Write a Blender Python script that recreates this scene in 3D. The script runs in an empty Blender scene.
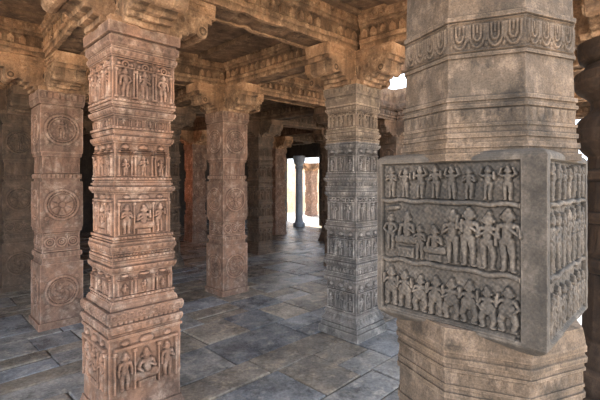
import bpy, math, random
import numpy as np
from mathutils import Vector, noise as mnoise

random.seed(7)
scene = bpy.context.scene
COL = scene.collection
PI = math.pi

# ------------------------------------------------------------------ materials
def stone(name, c1, c2, c3, scale=2.5, bump=0.35, rough=0.85, speck=0.25, crev=0.55, attr=None, fine=55.0, stain=0.35, carve=0, cstr=.5, blot=0):
    m = bpy.data.materials.new(name); m.use_nodes = True
    nt = m.node_tree; N = nt.nodes; L = nt.links
    for n in list(N): N.remove(n)
    out = N.new('ShaderNodeOutputMaterial'); bs = N.new('ShaderNodeBsdfPrincipled')
    L.new(bs.outputs[0], out.inputs[0])
    tc = N.new('ShaderNodeTexCoord')
    def noise(s, d=5, r=0.6, vec=None):
        n = N.new('ShaderNodeTexNoise'); n.inputs['Scale'].default_value = s
        n.inputs['Detail'].default_value = d; n.inputs['Roughness'].default_value = r
        L.new(vec or tc.outputs['Object'], n.inputs['Vector']); return n
    def ramp(src, a, b, lo=0.0, hi=1.0):
        r = N.new('ShaderNodeMapRange'); r.inputs[1].default_value = a; r.inputs[2].default_value = b
        r.inputs[3].default_value = lo; r.inputs[4].default_value = hi
        L.new(src, r.inputs[0]); return r.outputs[0]
    def mix(f, a, b, mode='MIX'):
        x = N.new('ShaderNodeMix'); x.data_type = 'RGBA'; x.blend_type = mode
        if isinstance(f, float): x.inputs[0].default_value = f
        else: L.new(f, x.inputs[0])
        for s, v in ((6, a), (7, b)):
            if isinstance(v, tuple): x.inputs[s].default_value = (*v, 1)
            else: L.new(v, x.inputs[s])
        return x.outputs[2]
    n1 = noise(scale, 6, 0.65); n2 = noise(scale*4.3, 6, 0.7); n3 = noise(fine*3, 3, 0.7)
    col = mix(ramp(n1.outputs[0], 0.4, 0.6), c1, c2)
    col = mix(ramp(n2.outputs[0], 0.5, 0.68), col, c3)
    if attr:
        at = N.new('ShaderNodeAttribute'); at.attribute_name = attr
        col = mix(0.9, col, at.outputs['Color'], 'MULTIPLY')
    if stain > 0:
        mp = N.new('ShaderNodeMapping'); mp.inputs['Scale'].default_value = (1.6,1.6,.7); mp.inputs['Location'].default_value=(3.1,1.7,.4)
        L.new(tc.outputs['Object'], mp.inputs[0])
        n5 = noise(scale*1.1, 8, 0.7, mp.outputs[0])
        col = mix(1.0, col, ramp(n5.outputs[0], 0.46, 0.62, 1.06, 1-stain), 'MULTIPLY')
    if blot > 0:
        n6 = noise(scale*3.7, 8, 0.75)
        col = mix(1.0, col, ramp(n6.outputs[0], 0.54, 0.62, 1.0, 1-blot), 'MULTIPLY')
    col = mix(1.0, col, ramp(n3.outputs[0], .3, .7, 1-speck, 1+speck), 'MULTIPLY')
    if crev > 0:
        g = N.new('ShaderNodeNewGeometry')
        col = mix(1.0, col, ramp(g.outputs['Pointiness'], .42, .56, 1-crev, 1.15), 'MULTIPLY')  # grime plus painted shade: recesses darkened and edges lightened in the colour
    L.new(col, bs.inputs['Base Color'])
    bs.inputs['Roughness'].default_value = rough
    n4 = noise(fine, 6, 0.7)
    b = N.new('ShaderNodeBump'); b.inputs['Strength'].default_value = bump; b.inputs['Distance'].default_value = 0.012
    L.new(n4.outputs[0], b.inputs['Height'])
    if carve:
        v = N.new('ShaderNodeTexNoise'); v.inputs['Scale'].default_value = carve; v.inputs['Detail'].default_value=2
        L.new(tc.outputs['Object'], v.inputs['Vector'])
        b2 = N.new('ShaderNodeBump'); b2.inputs['Strength'].default_value = cstr; b2.inputs['Distance'].default_value = 0.4/carve
        L.new(v.outputs[0], b2.inputs['Height']); L.new(b.outputs[0], b2.inputs['Normal'])
        b = b2
    L.new(b.outputs[0], bs.inputs['Normal'])
    return m

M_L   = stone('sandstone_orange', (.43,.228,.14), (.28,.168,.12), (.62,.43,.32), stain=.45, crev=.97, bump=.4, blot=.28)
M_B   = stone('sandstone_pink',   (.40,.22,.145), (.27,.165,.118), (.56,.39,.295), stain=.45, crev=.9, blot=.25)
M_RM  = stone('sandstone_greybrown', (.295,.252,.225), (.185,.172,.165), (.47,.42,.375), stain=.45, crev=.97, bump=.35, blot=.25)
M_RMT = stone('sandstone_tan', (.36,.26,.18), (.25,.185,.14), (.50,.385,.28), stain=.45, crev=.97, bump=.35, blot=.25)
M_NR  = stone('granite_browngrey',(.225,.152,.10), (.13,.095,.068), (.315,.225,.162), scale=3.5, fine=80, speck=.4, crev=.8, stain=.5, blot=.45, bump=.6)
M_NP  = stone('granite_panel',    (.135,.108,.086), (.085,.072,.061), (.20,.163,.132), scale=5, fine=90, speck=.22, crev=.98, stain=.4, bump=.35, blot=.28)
M_FAR = stone('sandstone_brown_shaded',  (.145,.088,.056), (.09,.062,.044), (.20,.13,.086), stain=.4)  # brown stone darkened so the deep hall's shade sits in the colour
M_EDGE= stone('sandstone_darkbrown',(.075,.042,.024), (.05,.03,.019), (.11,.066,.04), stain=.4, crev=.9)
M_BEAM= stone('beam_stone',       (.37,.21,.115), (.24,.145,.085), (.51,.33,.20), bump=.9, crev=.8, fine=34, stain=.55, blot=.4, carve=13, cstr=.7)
M_CEIL= stone('ceiling_stone',    (.26,.155,.09), (.165,.10,.062), (.35,.225,.135), bump=.8, crev=0, fine=30, stain=.5, blot=.35, carve=10, cstr=.5)
M_WALL= stone('wall_stone_shaded',       (.045,.032,.025), (.03,.024,.02), (.06,.045,.033), bump=.7, crev=0, fine=25)  # near-black base colour stands in for deep shade behind the pillars
M_FLOOR=stone('paving_slabs',     (.315,.295,.28), (.205,.20,.205), (.43,.385,.335), scale=1.9, bump=.8, rough=.27, crev=0, attr='tint', fine=14, speck=.25, stain=.38, blot=.3)
M_JOINT=stone('joint_earth',      (.07,.06,.05), (.05,.042,.036), (.09,.08,.07), crev=0, rough=.95)
M_YARD= stone('yard_sand',        (.74,.60,.44), (.66,.53,.40), (.80,.70,.56), crev=0, rough=.95, stain=.1)
M_COL = stone('column_bluegrey',  (.46,.52,.63), (.38,.43,.53), (.54,.58,.67), crev=0, stain=.1)
M_OUT = stone('plaster_pale',     (.66,.50,.36), (.56,.42,.30), (.74,.60,.46), crev=0, stain=.2)

# ------------------------------------------------------------------ relief canvas
class Canvas:
    def __init__(s, U, V):
        s.U, s.V = U, V; s.H = np.zeros_like(U)
    def put(s, h, m=None):
        s.H = np.maximum(s.H, h)
    def cap(s, x1, y1, x2, y2, r1, r2, h, z0=0.0):
        R = max(r1, r2)
        m = (s.U > min(x1,x2)-R) & (s.U < max(x1,x2)+R) & (s.V > min(y1,y2)-R) & (s.V < max(y1,y2)+R)
        if not m.any(): return
        u = s.U[m]; v = s.V[m]
        dx, dy = x2-x1, y2-y1; l2 = dx*dx+dy*dy+1e-12
        t = np.clip(((u-x1)*dx+(v-y1)*dy)/l2, 0, 1)
        d = np.hypot(u-x1-t*dx, v-y1-t*dy); r = r1+(r2-r1)*t
        q = 1-(d/r)**2
        hh = np.where(q > 0, z0+h*np.sqrt(np.clip(q,0,1)), 0)
        s.H[m] = np.maximum(s.H[m], hh)
    def ell(s, cx, cy, rx, ry, h, z0=0.0):
        q = 1-((s.U-cx)/rx)**2-((s.V-cy)/ry)**2
        s.put(np.where(q > 0, z0+h*np.sqrt(np.clip(q,0,1)), 0))
    def box(s, x0, x1, y0, y1, h, soft=.003):
        e = np.minimum(np.minimum(s.U-x0, x1-s.U), np.minimum(s.V-y0, y1-s.V))
        s.put(h*np.clip(e/soft, 0, 1))
    def ring(s, cx, cy, R, w, h):
        d = np.hypot(s.U-cx, s.V-cy)-R
        q = 1-(d/w)**2
        s.put(np.where(q > 0, h*np.sqrt(np.clip(q,0,1)), 0))

def figure(C, cx, y0, s, dep, rng, style='stand', g=1.0, poses=None):
    def cap(x1,y1,x2,y2,r1,r2,h): C.cap(x1,y1,x2,y2,r1*g,r2*g,h)
    lean = rng.uniform(-.035,.035)*s
    if style == 'seat':
        cap(cx-.22*s,y0+.12*s,cx+.22*s,y0+.12*s,.10*s,.10*s,dep)
        by = -.30
    elif style == 'dwarf':
        by = -.10
        k = rng.uniform(-.02,.02)
        for sg in (-1,1):
            cap(cx+sg*.08*s,y0+.40*s,cx+sg*(.14+k)*s,y0+.22*s,.09*s,.075*s,dep*.9)
            cap(cx+sg*(.14+k)*s,y0+.22*s,cx+sg*(.10)*s,y0+.06*s,.07*s,.06*s,dep*.8)
            cap(cx+sg*.10*s,y0+.04*s,cx+sg*.16*s,y0+.04*s,.04*s,.035*s,dep*.8)
        C.ell(cx,y0+.47*s,.19*s,.17*s,dep*1.2)
    else:
        by = 0
        k = rng.uniform(-.02,.02)
        for sg in (-1,1):
            cap(cx+sg*.058*s+lean,y0+.50*s,cx+sg*(.07+k)*s,y0+.26*s,.078*s,.06*s,dep*.9)
            cap(cx+sg*(.07+k)*s,y0+.26*s,cx+sg*.065*s,y0+.05*s,.056*s,.044*s,dep*.8)
            cap(cx+sg*.07*s,y0+.03*s,cx+sg*.11*s,y0+.03*s,.03*s,.025*s,dep*.8)
        C.ell(cx+lean,y0+.50*s,.135*s,.08*s,dep)
    yy = y0+by*s
    cap(cx+lean,yy+.54*s,cx,yy+.74*s,.085*s,.11*s,dep*1.1)
    cap(cx-.10*s,yy+.75*s,cx+.10*s,yy+.75*s,.055*s,.055*s,dep*.95)
    cap(cx,yy+.80*s,cx,yy+.85*s,.045*s,.045*s,dep)
    hx = cx+rng.uniform(-.02,.02)*s
    C.ell(hx,yy+.90*s,.10*s,.11*s,dep*1.3)
    cap(hx,yy+.96*s,hx+rng.uniform(-.02,.02)*s,yy+rng.uniform(.99,1.03)*s,.08*s,.055*s,dep*.95)
    for sg in (-1,1):
        C.ell(hx+sg*.10*s,yy+.885*s,.024*s,.04*s,dep*.7)
        sh = (cx+sg*.14*s,yy+.745*s)
        md = rng.choice(poses or ['up','hip','chest','down','chest'])
        if style == 'dwarf': md = rng.choice(['up','hip','up','chest'])
        if md == 'up':   e=(cx+sg*.20*s,yy+.66*s); h=(cx+sg*.19*s,yy+.86*s)
        elif md=='high': e=(cx+sg*.23*s,yy+.80*s); h=(cx+sg*.16*s,yy+.98*s)
        elif md=='hip':  e=(cx+sg*.21*s,yy+.62*s); h=(cx+sg*.12*s,yy+.53*s)
        elif md=='chest':e=(cx+sg*.19*s,yy+.60*s); h=(cx+sg*.04*s,yy+.69*s)
        else:            e=(cx+sg*.18*s,yy+.60*s); h=(cx+sg*.18*s,yy+.44*s)
        cap(*sh,*e,.045*s,.038*s,dep*.9); cap(*e,*h,.04*s,.032*s,dep*1.2)
        C.ell(h[0],h[1],.036*s,.036*s,dep*1.2)

def medallion(C, cx, cy, R, dep, kind=0):
    C.ring(cx,cy,R,.09*R,dep); C.ring(cx,cy,R*.82,.04*R,dep*.7)
    for k in range(20):
        a=k*PI/10; C.ell(cx+.91*R*math.cos(a),cy+.91*R*math.sin(a),.045*R,.045*R,dep*.8)
    d = np.hypot(C.U-cx,C.V-cy)/R; th = np.arctan2(C.V-cy,C.U-cx)
    if kind == 0:
        pet = np.clip(np.abs(np.cos(4*th)),0,1)**.6
        lob = dep*pet*np.clip(np.sin(np.clip((d-.22)/.52,0,1)*PI),0,1)**.6
        C.put(np.where(d<.78,lob,0)); C.ell(cx,cy,.2*R,.2*R,dep)
    elif kind == 1:
        sw = np.sin(3*th+d*9)
        C.put(np.where(d<.76,dep*.8*np.clip(sw,0,1)**.5*np.clip(d*3,0,1),0)); C.ell(cx,cy,.15*R,.15*R,dep)
        for k in range(7):
            a=k*2*PI/7; C.ell(cx+.5*R*math.cos(a),cy+.5*R*math.sin(a),.09*R,.09*R,dep)
    else:
        rng = random.Random(5); figure(C,cx,cy-.62*R,1.2*R,dep,rng,'stand')
        for k in range(10):
            a = k*PI/5; C.ell(cx+.6*R*math.cos(a),cy+.6*R*math.sin(a),.1*R,.1*R,dep*.6)
    for sx in (-1,1):
        for sy in (-1,1):
            x=cx+sx*R*.92; y=cy+sy*R*.92
            C.ell(x,y,.15*R,.15*R,dep*.7); C.ell(x-sx*.02,y-sy*.22*R,.07*R,.1*R,dep*.5)

def scroll(C, W, h, p, dep):
    n = max(1,int(round(2*W/p))); p = 2*W/n; cy=h/2
    C.box(-W,W,0,h*.08,dep*.8,.002); C.box(-W,W,h*.92,h,dep*.8,.002)
    x = -W+p/2
    for i in range(n):
        r = min(p*.42,h*.36)
        C.ring(x,cy,r,r*.22,dep); C.ring(x,cy+r*.1,r*.5,r*.18,dep*.8); C.ell(x,cy,r*.22,r*.22,dep)
        C.cap(x+p/2,cy-h*.28,x+p/2,cy+h*.28,p*.06,p*.06,dep*.8)
        x += p
def loops(C, W, h, p, dep):
    """continuous garland of U-shaped loops hanging from the upper fillet"""
    n = max(1,int(round(2*W/p))); p = 2*W/n
    C.box(-W*1.08,W*1.08,0,h*.07,dep,.0025); C.box(-W*1.08,W*1.08,h*.93,h,dep,.0025)
    rr=random.Random(n)
    for i in range(n):
        x=-W+p*(i+.5); r=p*.40; k2=p*.085; d=dep*rr.uniform(.75,1.0)
        for q,(rx,ry) in enumerate(((r,h*.36),(r*.55,h*.20))):
            m=8; cy=h*(.50 if q==0 else .55)
            C.cap(x-rx,h*.84,x-rx,cy,k2,k2,d); C.cap(x+rx,h*.84,x+rx,cy,k2,k2,d)
            for k in range(m):
                a0=PI+k*PI/m; a1=PI+(k+1)*PI/m
                C.cap(x+rx*math.cos(a0),cy+ry*math.sin(a0),x+rx*math.cos(a1),cy+ry*math.sin(a1),k2,k2,d)
        C.cap(x,h*.8,x,h*.6,p*.08,p*.06,d*.9)
        C.ell(x-p*.5,h*.22,p*.10,h*.10,dep*.8); C.cap(x-p*.5,h*.3,x-p*.5,h*.84,p*.06,p*.06,dep*.7)
def petals(C, W, h, p, dep, down=False):
    n = max(1,int(round(2*W/p))); p = 2*W/n
    t = ((C.U+W)%p)/p*2-1
    v = C.V/h
    if down: v = 1-v
    lim = 1-np.abs(t)**2.2
    C.put(np.where((v<lim)&(v>0)&(np.abs(C.U)<W),dep*np.sqrt(np.clip(lim-v,0,1))*(.75+.25*(1-np.abs(t))),0))
def dentil(C, W, h, p, dep):
    n = max(1,int(round(2*W/p))); p = 2*W/n
    t = ((C.U+W)%p)/p
    C.put(np.where((np.abs(t-.5)<.32)&(C.V>h*.12)&(C.V<h*.88)&(np.abs(C.U)<W),dep,0))
def niche(C, W, h, n, dep, rng, style='stand', arch=True):
    cw = 2*W/n
    for i in range(n):
        cx = -W+cw*(i+.5)
        for sg in (-1,1):
            x = cx+sg*cw*.43
            C.box(x-cw*.055,x+cw*.055,h*.03,h*.74,dep*.9,.002)
            C.box(x-cw*.075,x+cw*.075,h*.66,h*.74,dep*1.2,.002); C.box(x-cw*.075,x+cw*.075,h*.02,h*.08,dep*1.2,.002)
        C.box(cx-cw*.48,cx+cw*.48,h*.74,h*.79,dep*1.25,.002)
        if arch:
            C.ring(cx,h*.84,cw*.15,cw*.05,dep*1.2); C.ell(cx,h*.84,cw*.07,cw*.07,dep)
            for sg in (-1,1):
                C.ell(cx+sg*cw*.3,h*.84,cw*.1,h*.05,dep)
            C.cap(cx-cw*.4,h*.96,cx+cw*.4,h*.96,h*.02,h*.02,dep*1.1)
        figure(C,cx,h*.05,min(h*.66,cw*1.5),dep,rng,style,1.1)
def trio(C, W, h, dep, rng):
    """seated central figure in a shrine with standing attendants"""
    for sg in (-1,1):
        for x in (W*.36,W*.92):
            C.box(sg*x-W*.035,sg*x+W*.035,h*.03,h*.80,dep*.9,.002); C.box(sg*x-W*.055,sg*x+W*.055,h*.72,h*.80,dep*1.15,.002)
        figure(C,sg*W*.64,h*.05,h*.66,dep,rng,'stand',1.1)
    C.box(-W*.95,W*.95,h*.81,h*.87,dep*1.2,.002)
    C.ell(0,h*.91,W*.22,h*.08,dep*1.2); C.ell(-W*.64,h*.92,W*.12,h*.05,dep); C.ell(W*.64,h*.92,W*.12,h*.05,dep)
    C.box(-W*.27,W*.27,h*.03,h*.15,dep*.9,.002)
    figure(C,0,h*.14,h*.78,dep*1.15,rng,'seat',1.1)
def shrine(C, W, h, dep, rng):
    """projecting central aedicule with a tiered roof, flanked by two smaller ones"""
    C.box(-W*.42,W*.42,0,h*.78,dep*.45,.002)
    for (cx,cw,s) in ((0,W*.76,h*.58),(-W*.70,W*.54,h*.48),(W*.70,W*.54,h*.48)):
        for sg in (-1,1):
            x=cx+sg*cw*.44
            C.box(x-cw*.06,x+cw*.06,h*.02,h*.66,dep*1.15,.0015); C.box(x-cw*.09,x+cw*.09,h*.60,h*.66,dep*1.4,.0015); C.box(x-cw*.09,x+cw*.09,h*.01,h*.06,dep*1.4,.0015)
        C.box(cx-cw*.54,cx+cw*.54,h*.67,h*.71,dep*1.6,.0015); C.box(cx-cw*.44,cx+cw*.44,h*.73,h*.77,dep*1.35,.0015); C.box(cx-cw*.34,cx+cw*.34,h*.79,h*.82,dep*1.2,.0015)
        C.ell(cx,h*.90,cw*.25,h*.075,dep*1.4); C.ell(cx-cw*.38,h*.76,cw*.08,h*.04,dep*1.1); C.ell(cx+cw*.38,h*.76,cw*.08,h*.04,dep*1.1)
        C.cap(cx,h*.92,cx,h*.99,cw*.05,cw*.03,dep*1.2)
        figure(C,cx,h*.04,min(s,cw*1.7),dep*1.35,rng,'stand',1.15)

# ------------------------------------------------------------------ faceted tube with relief
def tube(name, N, rot, profile, tiers, nu, dv, cap=True, fade=.07, wear=0.0):
    rows=[]
    for k in range(len(profile)-1):
        (h0,d0),(h1,d1)=profile[k],profile[k+1]
        n = max(1,int(math.ceil(abs(h1-h0)/dv)))
        for i in range(n):
            t=i/n; rows.append((h0+(h1-h0)*t, d0+(d1-d0)*t))
    rows.append(profile[-1])
    R=np.array(rows); nr=len(R)
    tn=math.tan(PI/N)
    un=np.linspace(-1,1,nu+1)[:-1]
    P=np.zeros((nr,N*nu,3))
    mask=np.clip((1-np.abs(un))/fade,0,1)[None,:]
    for f in range(N):
        a=rot-PI/2+f*2*PI/N
        n=(math.cos(a),math.sin(a)); r=(-n[1],n[0])
        carve=np.zeros((nr,nu))
        for (v0,v1,fn) in tiers:
            idx=np.where((R[:,0]>=v0)&(R[:,0]<=v1))[0]
            if len(idx)<2: continue
            W=float(np.mean(R[idx,1]))*tn
            U,V=np.meshgrid(un*W,R[idx,0]-v0)
            C=Canvas(U,V); fn(C,W*.93,v1-v0,f)
            e=np.clip(np.minimum(V,(v1-v0)-V)/.004+.2,0,1)
            carve[idx]=np.where(C.H<0,C.H,C.H*e)
        carve*=mask
        d=R[:,1][:,None]
        D=d+carve; T=un[None,:]*d*tn
        sl=slice(f*nu,(f+1)*nu)
        P[:,sl,0]=n[0]*D+r[0]*T; P[:,sl,1]=n[1]*D+r[1]*T; P[:,sl,2]=R[:,0][:,None]
    if wear>0:
        X,Y,Z=P[:,:,0],P[:,:,1],P[:,:,2]
        s=(np.sin(31*X+17*Z+1.3)*np.sin(27*Y-23*Z+.4)+.6*np.sin(71*X-53*Z)*np.sin(67*Y+59*Z+2.)+.4*np.sin(131*X+90*Y)*np.sin(127*Z+60*Y+1.))
        k=1+wear*s/np.maximum(np.hypot(X,Y),.05)
        P[:,:,0]*=k; P[:,:,1]*=k
    M=N*nu
    verts=P.reshape(-1,3)
    i=np.arange(nr-1)[:,None]*M; j=np.arange(M)[None,:]; j2=(j+1)%M
    faces=np.stack([i+j,i+j2,i+M+j2,i+M+j],-1).reshape(-1,4)
    me=bpy.data.meshes.new(name)
    fl=faces.tolist()
    if cap:
        fl.append(list(range(M-1,-1,-1))); fl.append([(nr-1)*M+k for k in range(M)])
    me.from_pydata(verts.tolist(),[],fl); me.update()
    return me

def poly_mesh(name, verts, faces, bevel=0):
    me=bpy.data.meshes.new(name); me.from_pydata([tuple(v) for v in verts],[],faces); me.update()
    return me

def add(name, me, mat, parent=None, loc=(0,0,0), rz=0.0):
    o=bpy.data.objects.new(name,me)
    if len(me.materials)==0: me.materials.append(mat)
    COL.objects.link(o); o.location=loc; o.rotation_euler=(0,0,rz)
    o.material_slots[0].link='OBJECT'; o.material_slots[0].material=mat
    if parent: o.parent=parent
    return o

# ------------------------------------------------------------------ pillar kinds
def rg(s): return random.Random(s)
WR=.0014
def tier(prof,ts,v,H,w,k,mode,big=1.0,dep=.011):
    b=big
    prof += [(v,w+.008*b),(v+.012,w+.010*b),(v+.012,w+.003),(v+.02,w+.003),(v+.02,w+.012*b),(v+.034,w+.012*b),(v+.034,w),(v+H-.062,w),(v+H-.062,w+.009*b),(v+H-.054,w+.009*b),
             (v+H-.050,w+.015*b),(v+H-.036,w+.021*b),(v+H-.022,w+.020*b),(v+H-.020,w+.007),(v+H-.010,w+.007),(v+H-.010,w+.012*b),(v+H,w+.012*b)]
    a,bb=v+.036,v+H-.064
    if mode=='s': ts.append((a,bb,lambda C,W,h,f:shrine(C,W,h,dep,rg(f+k*7))))
    elif mode=='n3': ts.append((a,bb,lambda C,W,h,f:niche(C,W,h,3,.014,rg(f+k*7))))
    elif mode=='n4': ts.append((a,bb,lambda C,W,h,f:niche(C,W,h,4,.012,rg(f+k*7),'stand',False)))
    elif mode=='n2': ts.append((a,bb,lambda C,W,h,f:niche(C,W,h,2,.017,rg(f+k*7))))
    elif mode=='t': ts.append((a,bb,lambda C,W,h,f:trio(C,W,h,.015,rg(f+k*7))))
    elif mode=='sc': ts.append((a,bb,lambda C,W,h,f:scroll(C,W,h,h*.9,.010)))
    ts.append((v+.0205,v+.0335,lambda C,W,h,f:dentil(C,W,h,.024,.004)))
    ts.append((v+H-.052,v+H-.022,lambda C,W,h,f:petals(C,W,h,.036,.006,True)))
def kind_A1():
    base=[(0,.25),(.05,.25),(.05,.238),(.10,.238),(.12,.230),(.14,.226),(.14,.218),(.59,.218),(.59,.228),(.605,.228),(.605,.218),(.615,.218),(.63,.229),(.65,.234),(.665,.231),(.67,.214),(.69,.214),(.69,.228),(.71,.234),(.735,.235),(.75,.228),(.75,.206),(.77,.206),(.79,.196)]
    tb=[(.15,.26,lambda C,W,h,f:petals(C,W,h,.10,.004)),
        (.27,.585,lambda C,W,h,f:trio(C,W,h,.019,rg(f+1))),
        (.622,.665,lambda C,W,h,f:petals(C,W,h,.045,.006)),
        (.671,.689,lambda C,W,h,f:dentil(C,W,h,.03,.005)),
        (.695,.745,lambda C,W,h,f:scroll(C,W,h,.05,.004))]
    sh=[(.79,.188)]; ts=[]
    v=.79; k=0
    for H,w,mode,big in ((.23,.180,'s',1.1),(.12,.188,'sc',.6),(.35,.172,'t',1.2),(.30,.168,'s',1.1)):
        tier(sh,ts,v,H,w,k+3,mode,big,.015); v+=H; k+=1
    up=[(v,.172)]; tu=[]
    for H,w,mode,big in ((.16,.174,'n4',1.2),(.34,.190,'n3',.8)):
        tier(up,tu,v,H,w,k+3,mode,big,.015); v+=H; k+=1
    up+=[(v,.202),(v+.01,.212),(2.34,.214),(2.34,.200),(2.355,.200),(2.36,.220),(2.42,.222)]
    tu+=[(v+.012,2.338,lambda C,W,h,f:petals(C,W,h,.05,.005))]
    return dict(base=tube('a_base',4,0,base,tb,80,.0042,wear=WR),shaft=tube('a_shaft',4,0,sh,ts,80,.0040,wear=WR),capital=tube('a_cap',4,0,up,tu,80,.0040,wear=WR))
def kind_A2():
    base=[(0,.245),(.07,.243),(.07,.228),(.11,.226),(.11,.214),(.125,.214),(.125,.222),(.145,.222),(.16,.210),(.18,.198),(.205,.194),(.205,.202),(.22,.202)]
    tb=[(.15,.20,lambda C,W,h,f:petals(C,W,h,.05,.004))]
    sh=[(.22,.188)]; ts=[]
    v=.22; k=0
    for H,w,mode in ((.36,.182,'s'),(.16,.186,'n4'),(.34,.180,'s'),(.34,.178,'n2'),(.14,.182,'n4'),(.32,.176,'s')):
        tier(sh,ts,v,H,w,k,mode,1.15,.016); v+=H; k+=1
    up=[(v,.180)]; tu=[]
    for H,w,mode in ((.11,.180,'sc'),(.25,.176,'n3')):
        tier(up,tu,v,H,w,k,mode); v+=H; k+=1
    up+=[(v,.188),(v+.02,.195),(2.31,.198),(2.31,.19),(2.33,.19),(2.34,.20),(2.36,.207),(2.42,.21)]
    tu+=[(2.36,2.41,lambda C,W,h,f:dentil(C,W,h,.06,.005))]
    return dict(base=tube('a2_base',4,0,base,tb,64,.006,wear=WR),shaft=tube('a2_shaft',4,0,sh,ts,70,.0045,wear=WR),capital=tube('a2_cap',4,0,up,tu,70,.0045,wear=WR))
def kind_B():
    base=[(0,.215),(.07,.215),(.07,.198),(.66,.198),(.66,.185),(.68,.175),(.72,.175)]
    tb=[(.09,.65,lambda C,W,h,f:medallion(C,0,h*.5,W*.80,.011,(f+1)%3)),(.0,.06,lambda C,W,h,f:None)]
    sh=[(.72,.175),(.72,.188),(.75,.192),(.77,.188),(.77,.172),(.98,.172),(.98,.185),(1.01,.19),(1.02,.19),(1.02,.196),(1.50,.196),(1.50,.175),(1.53,.172),(1.53,.186),(1.56,.19),(1.58,.186),(1.58,.172),(1.76,.172),(1.76,.185),(1.80,.19)]
    ts=[(.775,.975,lambda C,W,h,f:scroll(C,W,h,.12,.010)),(.722,.768,lambda C,W,h,f:petals(C,W,h,.04,.006)),
        (1.03,1.49,lambda C,W,h,f:medallion(C,0,h*.5,W*.82,.011,f%3)),(1.585,1.755,lambda C,W,h,f:petals(C,W,h,.08,.010)),
        (1.532,1.578,lambda C,W,h,f:dentil(C,W,h,.04,.006))]
    up=[(1.80,.19),(1.80,.196),(2.27,.196),(2.27,.18),(2.29,.18),(2.29,.20),(2.33,.212),(2.42,.215)]
    tu=[(1.82,2.25,lambda C,W,h,f:medallion(C,0,h*.5,W*.82,.011,(f+2)%3)),(2.34,2.41,lambda C,W,h,f:dentil(C,W,h,.06,.006))]
    return dict(base=tube('b_base',4,0,base,tb,64,.005,fade=.05,wear=WR),shaft=tube('b_shaft',4,0,sh,ts,64,.005,fade=.05,wear=WR),capital=tube('b_cap',4,0,up,tu,64,.005,fade=.05,wear=WR))
def kind_R():
    base=[(0,.34),(.12,.34),(.14,.31),(.20,.325),(.27,.31),(.30,.27),(.38,.26),(.46,.235)]
    sh=[(.46,.225),(.90,.215),(.91,.235),(.95,.25),(.99,.235),(1.0,.215),(1.22,.205),(1.23,.225),(1.26,.235),(1.29,.225),(1.30,.205),(1.45,.20),(1.50,.20),(1.52,.235),(1.56,.235),(1.58,.20),(1.66,.19)]
    up=[(1.66,.19),(1.70,.225),(1.76,.265),(1.84,.275),(1.91,.245),(1.95,.195),(1.98,.175),(2.03,.175),(2.07,.21),(2.11,.255),(2.16,.275),(2.22,.265),(2.25,.22),(2.28,.20),(2.31,.24),(2.36,.25),(2.42,.25)]
    return dict(base=tube('r_base',24,0,base,[],3,.02,wear=WR),shaft=tube('r_shaft',24,0,sh,[(1.03,1.2,lambda C,W,h,f:petals(C,W,h,.05,.006))],6,.008,wear=WR),
        capital=tube('r_cap',24,0,up,[(1.70,1.90,lambda C,W,h,f:petals(C,W,h,.06,.006,True)),(2.08,2.22,lambda C,W,h,f:petals(C,W,h,.06,.006))],6,.008,wear=WR))

def block_face(C,W,h,f):
    if f in (3,1):
        x0,x1=-W*1.02,W*.83; n=8
    else:
        x0,x1=-W*.98,W*1.0; n=7
    ins=np.minimum(np.minimum(C.U-x0,x1-C.U),np.minimum(C.V-.004,h-.006-C.V))
    H0=-.011*np.clip((ins-.003)/.004,0,1)
    D=Canvas(C.U,C.V)
    rng=rg(f+100)
    w=(x1-x0-.020); xs=[x0+.010+w*(i+.5)/n for i in range(n)]
    dp=.0155
    def fig(x,y,s,st='stand',g=1.0,poses=None):
        figure(D,x+rng.uniform(-.002,.002),y+rng.uniform(-.001,.001),s*rng.uniform(.9,1.0),dp,rng,st,g,poses)
    for x in xs: fig(x,h*.755,h*.195,'stand',1.05,['high','up','high','chest'])
    def ledge(yb,amp,r=.005):
        yy=yb+amp*np.sin((C.U-x0)*2*PI/(w/n)*.5+f)+amp*.6*np.sin((C.U)*93+2)
        q=1-((C.V-yy)/r)**2
        D.put(np.where((q>0)&(C.U>x0+.005)&(C.U<x1-.005),.013*np.sqrt(np.clip(q,0,1)),0))
    ledge(h*.735,.0015,.006)
    if f in (3,1):
        fig(xs[0]-.002,h*.41,h*.24)
        fig(xs[1]+.006,h*.455,h*.29,'seat')
        D.box(xs[0]+.02,xs[2]-.014,h*.37,h*.44,.010)
        for t in range(5): D.ell(xs[0]+.028+t*.0125,h*.405,.005,.009,.013)
        fig(xs[2]+.001,h*.37,h*.21)
        fig(xs[3]-.002,h*.41,h*.25,'seat')
        D.box(xs[3]-.018,xs[3]+.016,h*.37,h*.42,.009)
        for x in xs[4:]: fig(x,h*.37,h*.335,'stand',.88)
        D.cap(xs[0]-.01,h*.68,xs[0]+.02,h*.69,.007,.006,.010)
    else:
        for x in xs: fig(x,h*.37,h*.32,'stand',.88)
    ledge(h*.348,.0025,.0065)
    for i in range(n):
        x=x0+.010+w*(i+.5)/n
        fig(x,h*.045,h*.262,'dwarf',.98)
    D.cap(x0+.02,h*.027,x1-.02,h*.027,.0045,.0045,.007)
    flat=.0148*np.tanh(D.H/.0135)
    nz=.0007*(np.sin(C.U*310+C.V*170)*np.sin(C.V*290-C.U*120)+.6*np.sin(C.U*530+1)*np.sin(C.V*470+2))
    C.H=H0+flat+np.where(ins>.004,nz,nz*.3)

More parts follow.
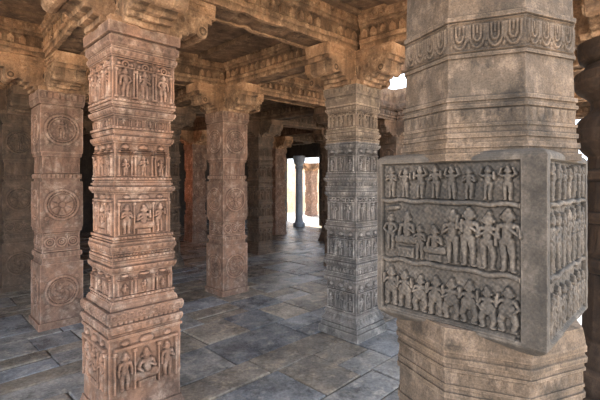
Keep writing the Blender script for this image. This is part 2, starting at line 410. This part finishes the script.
def kind_NR():
    s=PI/8
    base=[(0,.29),(.10,.29),(.10,.275),(.14,.27),(.22,.245),(.22,.235),(.30,.232)]
    low=[(.30,.218),(.90,.216),(.90,.220),(.915,.220),(.915,.215),(.985,.215),(.985,.220),(.998,.221),(.998,.216),(1.01,.216),(1.01,.219),(1.017,.219),(1.017,.216),(1.05,.216),(1.05,.221),(1.057,.221),(1.057,.218),(1.07,.218),(1.07,.223),(1.082,.224),(1.084,.219),(1.095,.219),(1.095,.223),(1.108,.224),(1.112,.222),(1.15,.216)]
    tl=[(1.019,1.048,lambda C,W,h,f:petals(C,W,h,.024,.0025,True)),(.6,.7,lambda C,W,h,f:loops(C,W,h,.06,.004))]
    blk=[(1.120,.178),(1.134,.198),(1.142,.2065),(1.146,.2085),(1.556,.2085),(1.561,.2065),(1.566,.202),(1.572,.190)]
    tk=[(1.145,1.558,block_face)]
    hi=[(1.55,.19),(1.55,.213),(1.567,.214),(1.567,.207),(1.580,.207),(1.580,.211),(1.592,.211),(1.592,.205),(1.604,.204),(1.604,.208),(1.614,.208),(1.616,.203),(1.63,.203),(1.63,.206),(1.637,.206),(1.637,.202),(1.672,.202),(1.674,.207),(1.682,.207),(1.683,.202),(1.69,.202),(1.691,.206),(1.70,.206),(1.703,.199),(1.795,.197),(1.795,.202),(1.803,.202),(1.805,.198),(1.882,.198),(1.884,.203),(1.894,.203),(1.896,.197),(2.10,.195)]
    th=[(1.638,1.671,lambda C,W,h,f:petals(C,W,h,.024,.0035,True)),
        (1.806,1.881,lambda C,W,h,f:loops(C,W,h,.042,.0058))]
    cp=[(2.10,.20),(2.14,.23),(2.20,.235),(2.22,.20),(2.24,.19),(2.28,.21),(2.32,.24),(2.36,.24)]
    return dict(base=tube('n_base',8,s,base,[],12,.02,wear=WR),lower_shaft=tube('n_low',8,s,low,tl,60,.0022,fade=.04,wear=.0007),
        relief_block=tube('n_blk',4,0,blk,tk,260,.0018,fade=.008,wear=.0010),
        upper_shaft=tube('n_hi',8,s,hi,th,64,.0020,fade=.04,wear=.0007),
        capital=tube('n_cap',8,s,cp,[],16,.01),
        abacus=tube('n_ab',4,0,[(2.36,.23),(2.42,.235)],[],8,.02))

# bracket arm: side profile extruded, pointing +x
def bracket_mesh(length=.54):
    pr=[(0,0),(.24,0),(.24,.035),(.28,.035),(.28,.065),(.325,.065),(.335,.085),(.36,.095),(.385,.09)]
    for a in range(200,390,30):
        pr.append((.43+.045*math.cos(math.radians(a)),.115+.045*math.sin(math.radians(a))))
    pr+=[(.478,.14),(.478,.185),(.51,.185),(.51,.225),(.54,.225),(.54,.33),(0,.33)]
    n=len(pr)
    ys=[-.14,-.13,-.05,-.045,.045,.05,.13,.14]
    offs=[.010,0,0,-.006,-.006,0,0,.010]
    cx,cz=.2,.22
    V=[];faces=[]
    for y,of in zip(ys,offs):
        for (x,z) in pr:
            if x>.01 and z<.329:
                dx,dz=cx-x,cz-z; l=math.hypot(dx,dz)+1e-6
                V.append((x+dx/l*of,y,z+dz/l*of))
            else: V.append((x,y,z))
    for s in range(len(ys)-1):
        for i in range(n):
            a=s*n+i;b=s*n+(i+1)%n
            faces.append([a,b,b+n,a+n])
    faces.append([i for i in range(n)][::-1]); faces.append([(len(ys)-1)*n+i for i in range(n)])
    def lathe(cx,cy,cz,prof,axis):
        base=len(V); ns=16
        for (r,h) in prof:
            for q in range(ns):
                a=2*PI*q/ns; p=max(r,.001)
                if axis=='z': V.append((cx+p*math.cos(a),cy+p*math.sin(a),cz+h))
                else: V.append((cx+p*math.cos(a),cy+axis*h,cz+p*math.sin(a)))
        for l in range(len(prof)-1):
            for q in range(ns):
                a=base+l*ns+q;b=base+l*ns+(q+1)%ns
                faces.append([a,b,b+ns,a+ns])
    def bx(x0,x1,y0,y1,z0,z1):
        b=len(V)
        for z in (z0,z1):
            for (x,y) in ((x0,y0),(x1,y0),(x1,y1),(x0,y1)): V.append((x,y,z))
        faces.extend([[b+3,b+2,b+1,b],[b+4,b+5,b+6,b+7]]+[[b+k,b+(k+1)%4,b+4+(k+1)%4,b+4+k] for k in range(4)])
    for sg in (-1,1):
        lathe(.43,sg*.135,.120,[(.038,0),(.038,.010),(.03,.014),(.028,.008),(.016,.010),(.012,.015),(.0,.018)],sg)
        lathe(.12,sg*.135,.15,[(.055,0),(.055,.010),(.045,.013),(.042,.006),(.024,.008),(.018,.014),(.0,.017)],sg)
        y0,y1=sorted((sg*.133,sg*.150))
        bx(.0,.50,y0,y1,.245,.262); bx(.0,.53,y0,y1,.295,.318)
        bx(.205,.36,y0,y1,.205,.220)
        for t in range(8): lathe(.04+.06*t,sg*.135,.278,[(.014,0),(.012,.012),(.0,.014)],sg)
        for t in range(3): lathe(.235+.05*t,sg*.135,.165,[(.02,0),(.018,.010),(.0,.014)],sg)
    me=poly_mesh('bracket',V,faces)
    import bmesh
    bm=bmesh.new(); bm.from_mesh(me); bmesh.ops.recalc_face_normals(bm,faces=bm.faces); bm.to_mesh(me); bm.free()
    return me
BR=bracket_mesh()
CORE=tube('bracket_core',4,0,[(0,.20),(.04,.205),(.05,.17),(.10,.15),(.33,.15)],[],8,.03)

KA1=kind_A1(); KA2=kind_A2(); KB=kind_B(); KN=kind_NR(); KR=kind_R()

# ------------------------------------------------------------------ grid
OV={(0,0):(-1.08,2.57),(1,0):(.53,4.03),(1,1):(-1.0,5.48),(0,1):(-2.6,4.28),(0,-1):(.512,1.122),(1,-1):(2.12,2.62),
    (0,2):(-4.0,5.65),(1,2):(-2.40,7.1),(2,2):(-.85,8.5),(3,3):(-.68,11.45),(2,1):(.72,7.1),(3,2):(.80,10.05)}
def node(i,j):
    if (i,j) in OV: return OV[(i,j)]
    return (-1.06+1.53*i-1.55*j, 2.57+1.46*i+1.55*j)

def pillar(i,j,kind,mat,label,mats=None,rz=PI/4,z=0):
    x,y=node(i,j) if j is not None else i
    e=bpy.data.objects.new('stone_pillar',None); COL.objects.link(e)
    e.location=(x,y,z); e.rotation_euler=(0,0,rz)
    e['label']=label; e['category']='pillar'; e['group']='carved stone pillars of the temple hall'; e['kind']='thing'
    for nm,me in kind.items():
        add(nm,me,(mats or {}).get(nm,mat),e)
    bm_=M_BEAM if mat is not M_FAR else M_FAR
    add('bracket_core',CORE,bm_,e,(0,0,2.42))
    for k in range(4):
        add('bracket',BR,bm_,e,(0,0,2.42),k*PI/2)
    return e

pillar(0,0,KA1,M_L,'orange sandstone square pillar carved with tiers of niches and small figures')
pillar(1,0,KA2,M_RM,'grey-brown stone square pillar with stacked shrine niches on a stepped plinth',{'capital':M_RMT})
pillar(1,1,KB,M_B,'pinkish sandstone square pillar with round carved medallions')
pillar(0,1,KB,M_B,'brown-pink square pillar with round medallions near the dark hall')
pillar(0,-1,KN,M_NR,'faceted granite pillar, square block carved with three rows of figures',{'relief_block':M_NP})
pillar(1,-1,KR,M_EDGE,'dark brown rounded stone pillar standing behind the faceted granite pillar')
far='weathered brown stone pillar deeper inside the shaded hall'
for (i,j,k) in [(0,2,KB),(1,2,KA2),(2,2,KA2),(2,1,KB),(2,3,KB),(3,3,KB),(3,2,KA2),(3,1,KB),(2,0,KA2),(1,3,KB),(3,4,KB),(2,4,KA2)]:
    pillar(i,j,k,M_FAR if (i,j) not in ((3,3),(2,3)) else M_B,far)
pillar((.50,17.6),None,KB,M_B,'sunlit pinkish stone pillar standing outside the far opening',z=-.45)

# ------------------------------------------------------------------ beams
def beam(p,q,trim0,trim1,z0=2.75,z1=3.10,mat=M_BEAM):
    p=Vector((*p,0)); q=Vector((*q,0)); d=(q-p); l=d.length; ang=math.atan2(d.y,d.x)
    H=z1-z0
    cs0=[(-.14,0),(-.10,.0),(-.10,.015),(.10,.015),(.10,0),(.14,0),(.142,.05),(.158,.055),(.158,.09),(.142,.095),(.142,.2),(.16,.21),(.163,.235),(.178,.24),(.178,H),(-.178,H),(-.178,.24),(-.163,.235),(-.16,.21),(-.142,.2),(-.142,.095),(-.158,.09),(-.158,.055),(-.142,.05)]
    cs=[]
    for a in range(len(cs0)):
        y0,zz0=cs0[a]; y1,zz1=cs0[(a+1)%len(cs0)]
        m=max(1,int(math.hypot(y1-y0,zz1-zz0)/.03))
        for t in range(m): cs.append((y0+(y1-y0)*t/m,zz0+(zz1-zz0)*t/m))
    n=len(cs); V=[];F=[]
    L=l-trim0-trim1; ns=max(2,int(L/.025))
    for s in range(ns+1):
        x=trim0+L*s/ns
        for (y,z) in cs:
            v=mnoise.noise_vector(Vector((x*7+p.x*3,y*7+p.y*5,z*9)))*.006+mnoise.noise_vector(Vector((x*26+p.x*3,y*26,z*26+p.y)))*.005
            c=mnoise.noise(Vector((x*9+p.x*7,p.y*3,z*4+y*3)))
            sh=1-max(0,c-.25)*.25*(1 if z<.12 else .4)
            V.append((x,y*sh+v.y,z+(v.z if z<H-.01 else 0)+(max(0,c-.25)*.05 if z<.03 else 0)))
    for s in range(ns):
        for i in range(n):
            a=s*n+i;b=s*n+(i+1)%n; F.append([a,a+n,b+n,b])
    F.append(list(range(n))); F.append([ns*n+i for i in range(n)][::-1])
    nd=int(L/.095); rr=random.Random(int(l*1000)+int(p.x*77))
    for sd in (-1,1):
        for k in range(nd):
            if rr.random()<.12: continue
            x=trim0+L*(k+.5)/nd; b=len(V); w=.034
            yy=sd*.13; y2=sd*(.160+rr.uniform(-.006,.003))
            for (dx,dz) in ((-w,.102),(w,.102),(w,.160),(0,.195),(-w,.160)): V.append((x+dx,yy,dz))
            for (dx,dz) in ((-w*.7,.110),(w*.7,.110),(w*.7,.155),(0,.182),(-w*.7,.155)): V.append((x+dx,y2,dz))
            for t in range(5): F.append([b+t,b+(t+1)%5,b+5+(t+1)%5,b+5+t])
            F.append([b+5+t for t in range(5)])
        nb=int(L/.055)
        for k in range(nb):
            if rr.random()<.15: continue
            x=trim0+L*(k+.5)/nb; b=len(V); ww0=.017
            for (yy,ww) in ((sd*.168,ww0),(sd*.190,ww0*.7)):
                for (dx,dz) in ((-ww,.288-ww),(ww,.288-ww),(ww,.288+ww),(-ww,.288+ww)): V.append((x+dx,yy,dz))
            for t in range(4): F.append([b+t,b+(t+1)%4,b+4+(t+1)%4,b+4+t])
            F.append([b+4+t for t in range(4)])
    me=poly_mesh('beam',V,F)
    import bmesh
    bm=bmesh.new(); bm.from_mesh(me); bmesh.ops.recalc_face_normals(bm,faces=bm.faces); bm.to_mesh(me); bm.free()
    o=add('stone_beam',me,mat,None,(p.x,p.y,z0),ang)
    o['label']='carved brown stone ceiling beam resting on pillar brackets'; o['category']='beam'; o['group']='stone ceiling beams'
    return o
for i in range(-1,5):
    for j in range(-1,5):
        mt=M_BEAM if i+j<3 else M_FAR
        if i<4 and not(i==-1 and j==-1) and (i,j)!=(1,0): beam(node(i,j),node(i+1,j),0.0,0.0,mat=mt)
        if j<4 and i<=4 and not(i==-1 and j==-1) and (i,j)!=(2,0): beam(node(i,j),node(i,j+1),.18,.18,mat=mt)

# ------------------------------------------------------------------ ceiling
A=Vector((1.53,1.46)); B=Vector((-1.55,1.55)); O=Vector((-1.06,2.57))
def gp(i,j): return O+A*i+B*j
V=[];F=[]
rr=random.Random(3)
def slab(pts,z0,z1):
    b=len(V)
    for p in pts: V.append((p[0],p[1],z0))
    for p in pts: V.append((p[0],p[1],z1))
    F.extend([[b+3,b+2,b+1,b],[b+4,b+5,b+6,b+7]]+[[b+k,b+(k+1)%4,b+4+(k+1)%4,b+4+k] for k in range(4)])
for i in range(-2,5):
    for j in range(-1,5):
        ns=8 if (i+j)%3 else 4
        if (i,j) in ((1,0),(2,0)): ns=8
        if i==-2 and j<0: continue
        ie=.5 if i==4 else 1.0
        for k in range(ns):
            g=.003
            if (i,j)==(1,0) and k in (0,1): continue
            if (i,j)==(2,0): continue
            if i==4 and (i+j)%2==0 and k>=ns/2: continue
            dz=.0 if k%2 else .04
            if (i+j)%2==0: c=[gp(i+k/ns+g,j),gp(i+(k+1)/ns-g,j),gp(i+(k+1)/ns-g,j+1),gp(i+k/ns+g,j+1)]
            else: c=[gp(i,j+k/ns+g),gp(i+ie,j+k/ns+g),gp(i+ie,j+(k+1)/ns-g),gp(i,j+(k+1)/ns-g)]
            slab(c,3.05+dz+rr.uniform(0,.02),3.3)
def roof(i0,j0,i1,j1,z0=3.3): slab([gp(i0,j0),gp(i1,j0),gp(i1,j1),gp(i0,j1)],z0,3.45)
# fallen roof slabs: one bay open to the sky
roof(-1.1,-1.35,1.5,5); roof(1.5,-1.35,3.0,.0); roof(1.5,.25,2.0,5); roof(2.0,1.0,3.0,5); roof(3.0,-1.35,4.5,5)
roof(1.0,.0,1.5,.245,3.08)
slab([gp(-2.1,0),gp(-1.11,0),gp(-1.11,5),gp(-2.1,5)],3.3,3.45)  # unseen roof strip, added with the side wall to cut light at far left
o=add('ceiling',poly_mesh('ceiling',V,F),M_CEIL); o['kind']='structure'

# ------------------------------------------------------------------ floor
V=[];F=[];TI=[]
ua=Vector((math.cos(PI/4),math.sin(PI/4))); ub=Vector((-math.sin(PI/4),math.cos(PI/4)))
def fp(s,t): return ua*s+ub*t
rr=random.Random(12)
t=-2.2
while t<14:
    w=rr.uniform(.28,.56); s=-5.6
    while s<13:
        l=rr.uniform(.34,.95); g=.002; bv=.009
        cells=[(s,t,s+l,t+w)]
        if w>.40 and rr.random()<.35: 
            k=t+w*rr.uniform(.35,.65); cells=[(s,t,s+l,k),(s,k,s+l,t+w)]
        for (s0,t0,s1,t1) in cells:
            z=rr.uniform(-.006,.002)
            q=[(s0+g,t0+g),(s1-g,t0+g),(s1-g,t1-g),(s0+g,t1-g)]
            q=[(a+rr.uniform(-.010,.002)*(1 if a>(s0+s1)/2 else -1),b+rr.uniform(-.010,.002)*(1 if b>(t0+t1)/2 else -1)) for a,b in q]
            cxx=sum(a for a,b in q)/4; cyy=sum(b for a,b in q)/4
            b0=len(V)
            tl=[z+rr.uniform(-.005,.005) for _ in q]
            for (a,b) in q:
                P=fp(a,b); V.append((P.x,P.y,-.05))
            for (a,b),zz in zip(q,tl):
                P=fp(a,b); V.append((P.x,P.y,zz-.004))
            for (a,b),zz in zip(q,tl):
                P=fp(a+(bv if a<cxx else -bv),b+(bv if b<cyy else -bv)); V.append((P.x,P.y,zz))
            for lv in (0,4):
                for k in range(4): F.append([b0+lv+k,b0+lv+(k+1)%4,b0+lv+4+(k+1)%4,b0+lv+4+k])
            F.append([b0+8+k for k in range(4)])
            u=rr.random(); v=rr.uniform(.72,1.18)
            if u>.55: c=(v*1.12,v*1.0,v*.86,1)
            elif u<.28: c=(v*.92,v*.99,v*1.10,1)
            else: c=(v*1.0,v,v*1.0,1)
            TI+= [c]*12
        s+=l
    t+=w
me=poly_mesh('floor',V,F)
ca=me.color_attributes.new('tint','FLOAT_COLOR','POINT')
ca.data.foreach_set('color',np.array(TI,dtype=np.float32).ravel())
o=add('floor',me,M_FLOOR); o['kind']='structure'
V=[];F=[]
slab([fp(-5.7,-2.3),fp(13.2,-2.3),fp(13.2,14.2),fp(-5.7,14.2)],-.6,-.014)
o=add('floor_bedding',poly_mesh('bed',V,F),M_JOINT); o['kind']='structure'
V=[];F=[]
slab([(-60,-60),(60,-60),(60,60),(-60,60)],-.7,-.45)
o=add('ground',poly_mesh('ground',V,F),M_YARD); o['kind']='structure'

# ------------------------------------------------------------------ walls
def wall(name,p,q,z0,z1,th=.35,mat=M_WALL):
    global V,F
    V=[];F=[]
    p=Vector(p);q=Vector(q);d=(q-p).normalized();n=Vector((-d.y,d.x))*th/2
    zz=z0; L=(q-p).length; r=random.Random(int(L*100))
    while zz<z1-.01:
        h=min(.38,z1-zz); s=0
        while s<L-.01:
            l=min(r.uniform(.6,1.1),L-s); e=r.uniform(-.012,.012)
            a=p+d*(s+.004); b=p+d*(s+l-.004); nn=n*(1+e/th*2)
            slab([a-nn,b-nn,b+nn,a+nn],zz+.003,zz+h-.003); s+=l
        zz+=h
    slab([p-n*.9,q-n*.9,q+n*.9,p+n*.9],z0,z1)
    o=add(name,poly_mesh(name,V,F),mat); o['kind']='structure'
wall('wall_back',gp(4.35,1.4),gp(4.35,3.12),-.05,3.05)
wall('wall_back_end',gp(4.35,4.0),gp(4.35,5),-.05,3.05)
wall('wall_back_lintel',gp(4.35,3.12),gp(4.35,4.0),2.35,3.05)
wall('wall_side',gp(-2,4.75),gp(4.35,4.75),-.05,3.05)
wall('wall_unseen_shade',gp(-1.7,1.2),gp(-1.7,4.75),-.05,3.05)  # unseen wall added to block light and darken the far-left pillars
prof=[(0,.2),(.12,.2),(.14,.15),(.2,.13),(.3,.125),(1.9,.115),(1.95,.14),(2.0,.14),(2.05,.12),(2.12,.17),(2.2,.2),(2.35,.2)]
me=tube('round_col',16,0,prof,[],2,.05)
o=add('round_column',me,M_COL,None,(-.03,13.35,0)); o['label']='slender blue-grey round stone column in the bright far opening'; o['category']='column'; o['kind']='thing'
wall('wall_courtyard',(-14,24),(16,24),-.5,2.6,.5,M_OUT)

# ------------------------------------------------------------------ light
w=bpy.data.worlds.new('sky'); scene.world=w; w.use_nodes=True
bg=w.node_tree.nodes['Background']; bg.inputs[0].default_value=(.78,.88,1,1); bg.inputs[1].default_value=3.9
sd=bpy.data.lights.new('sun','SUN'); sd.energy=30; sd.color=(1,.90,.74); sd.angle=.01
so=bpy.data.objects.new('sun',sd); COL.objects.link(so)
d=Vector((.35,-.85,-1)); so.rotation_euler=d.to_track_quat('-Z','Y').to_euler()
pl=bpy.data.lights.new('warm_fill','POINT'); pl.energy=16; pl.color=(1,.42,.22); pl.shadow_soft_size=.12  # added fill light without a fixture, makes the deep pillars glow orange
po=bpy.data.objects.new('warm_fill',pl); COL.objects.link(po); po.location=(-3.35,9.3,1.6)

# ------------------------------------------------------------------ camera
cd=bpy.data.cameras.new('cam'); cam=bpy.data.objects.new('cam',cd); COL.objects.link(cam)
cam.location=(0,0,1.5); cam.rotation_euler=(PI/2,0,0); cd.lens=24; cd.sensor_width=36; cd.shift_y=-18.5/600
cd.clip_start=.02
scene.camera=cam
scene.view_settings.view_transform='Standard'
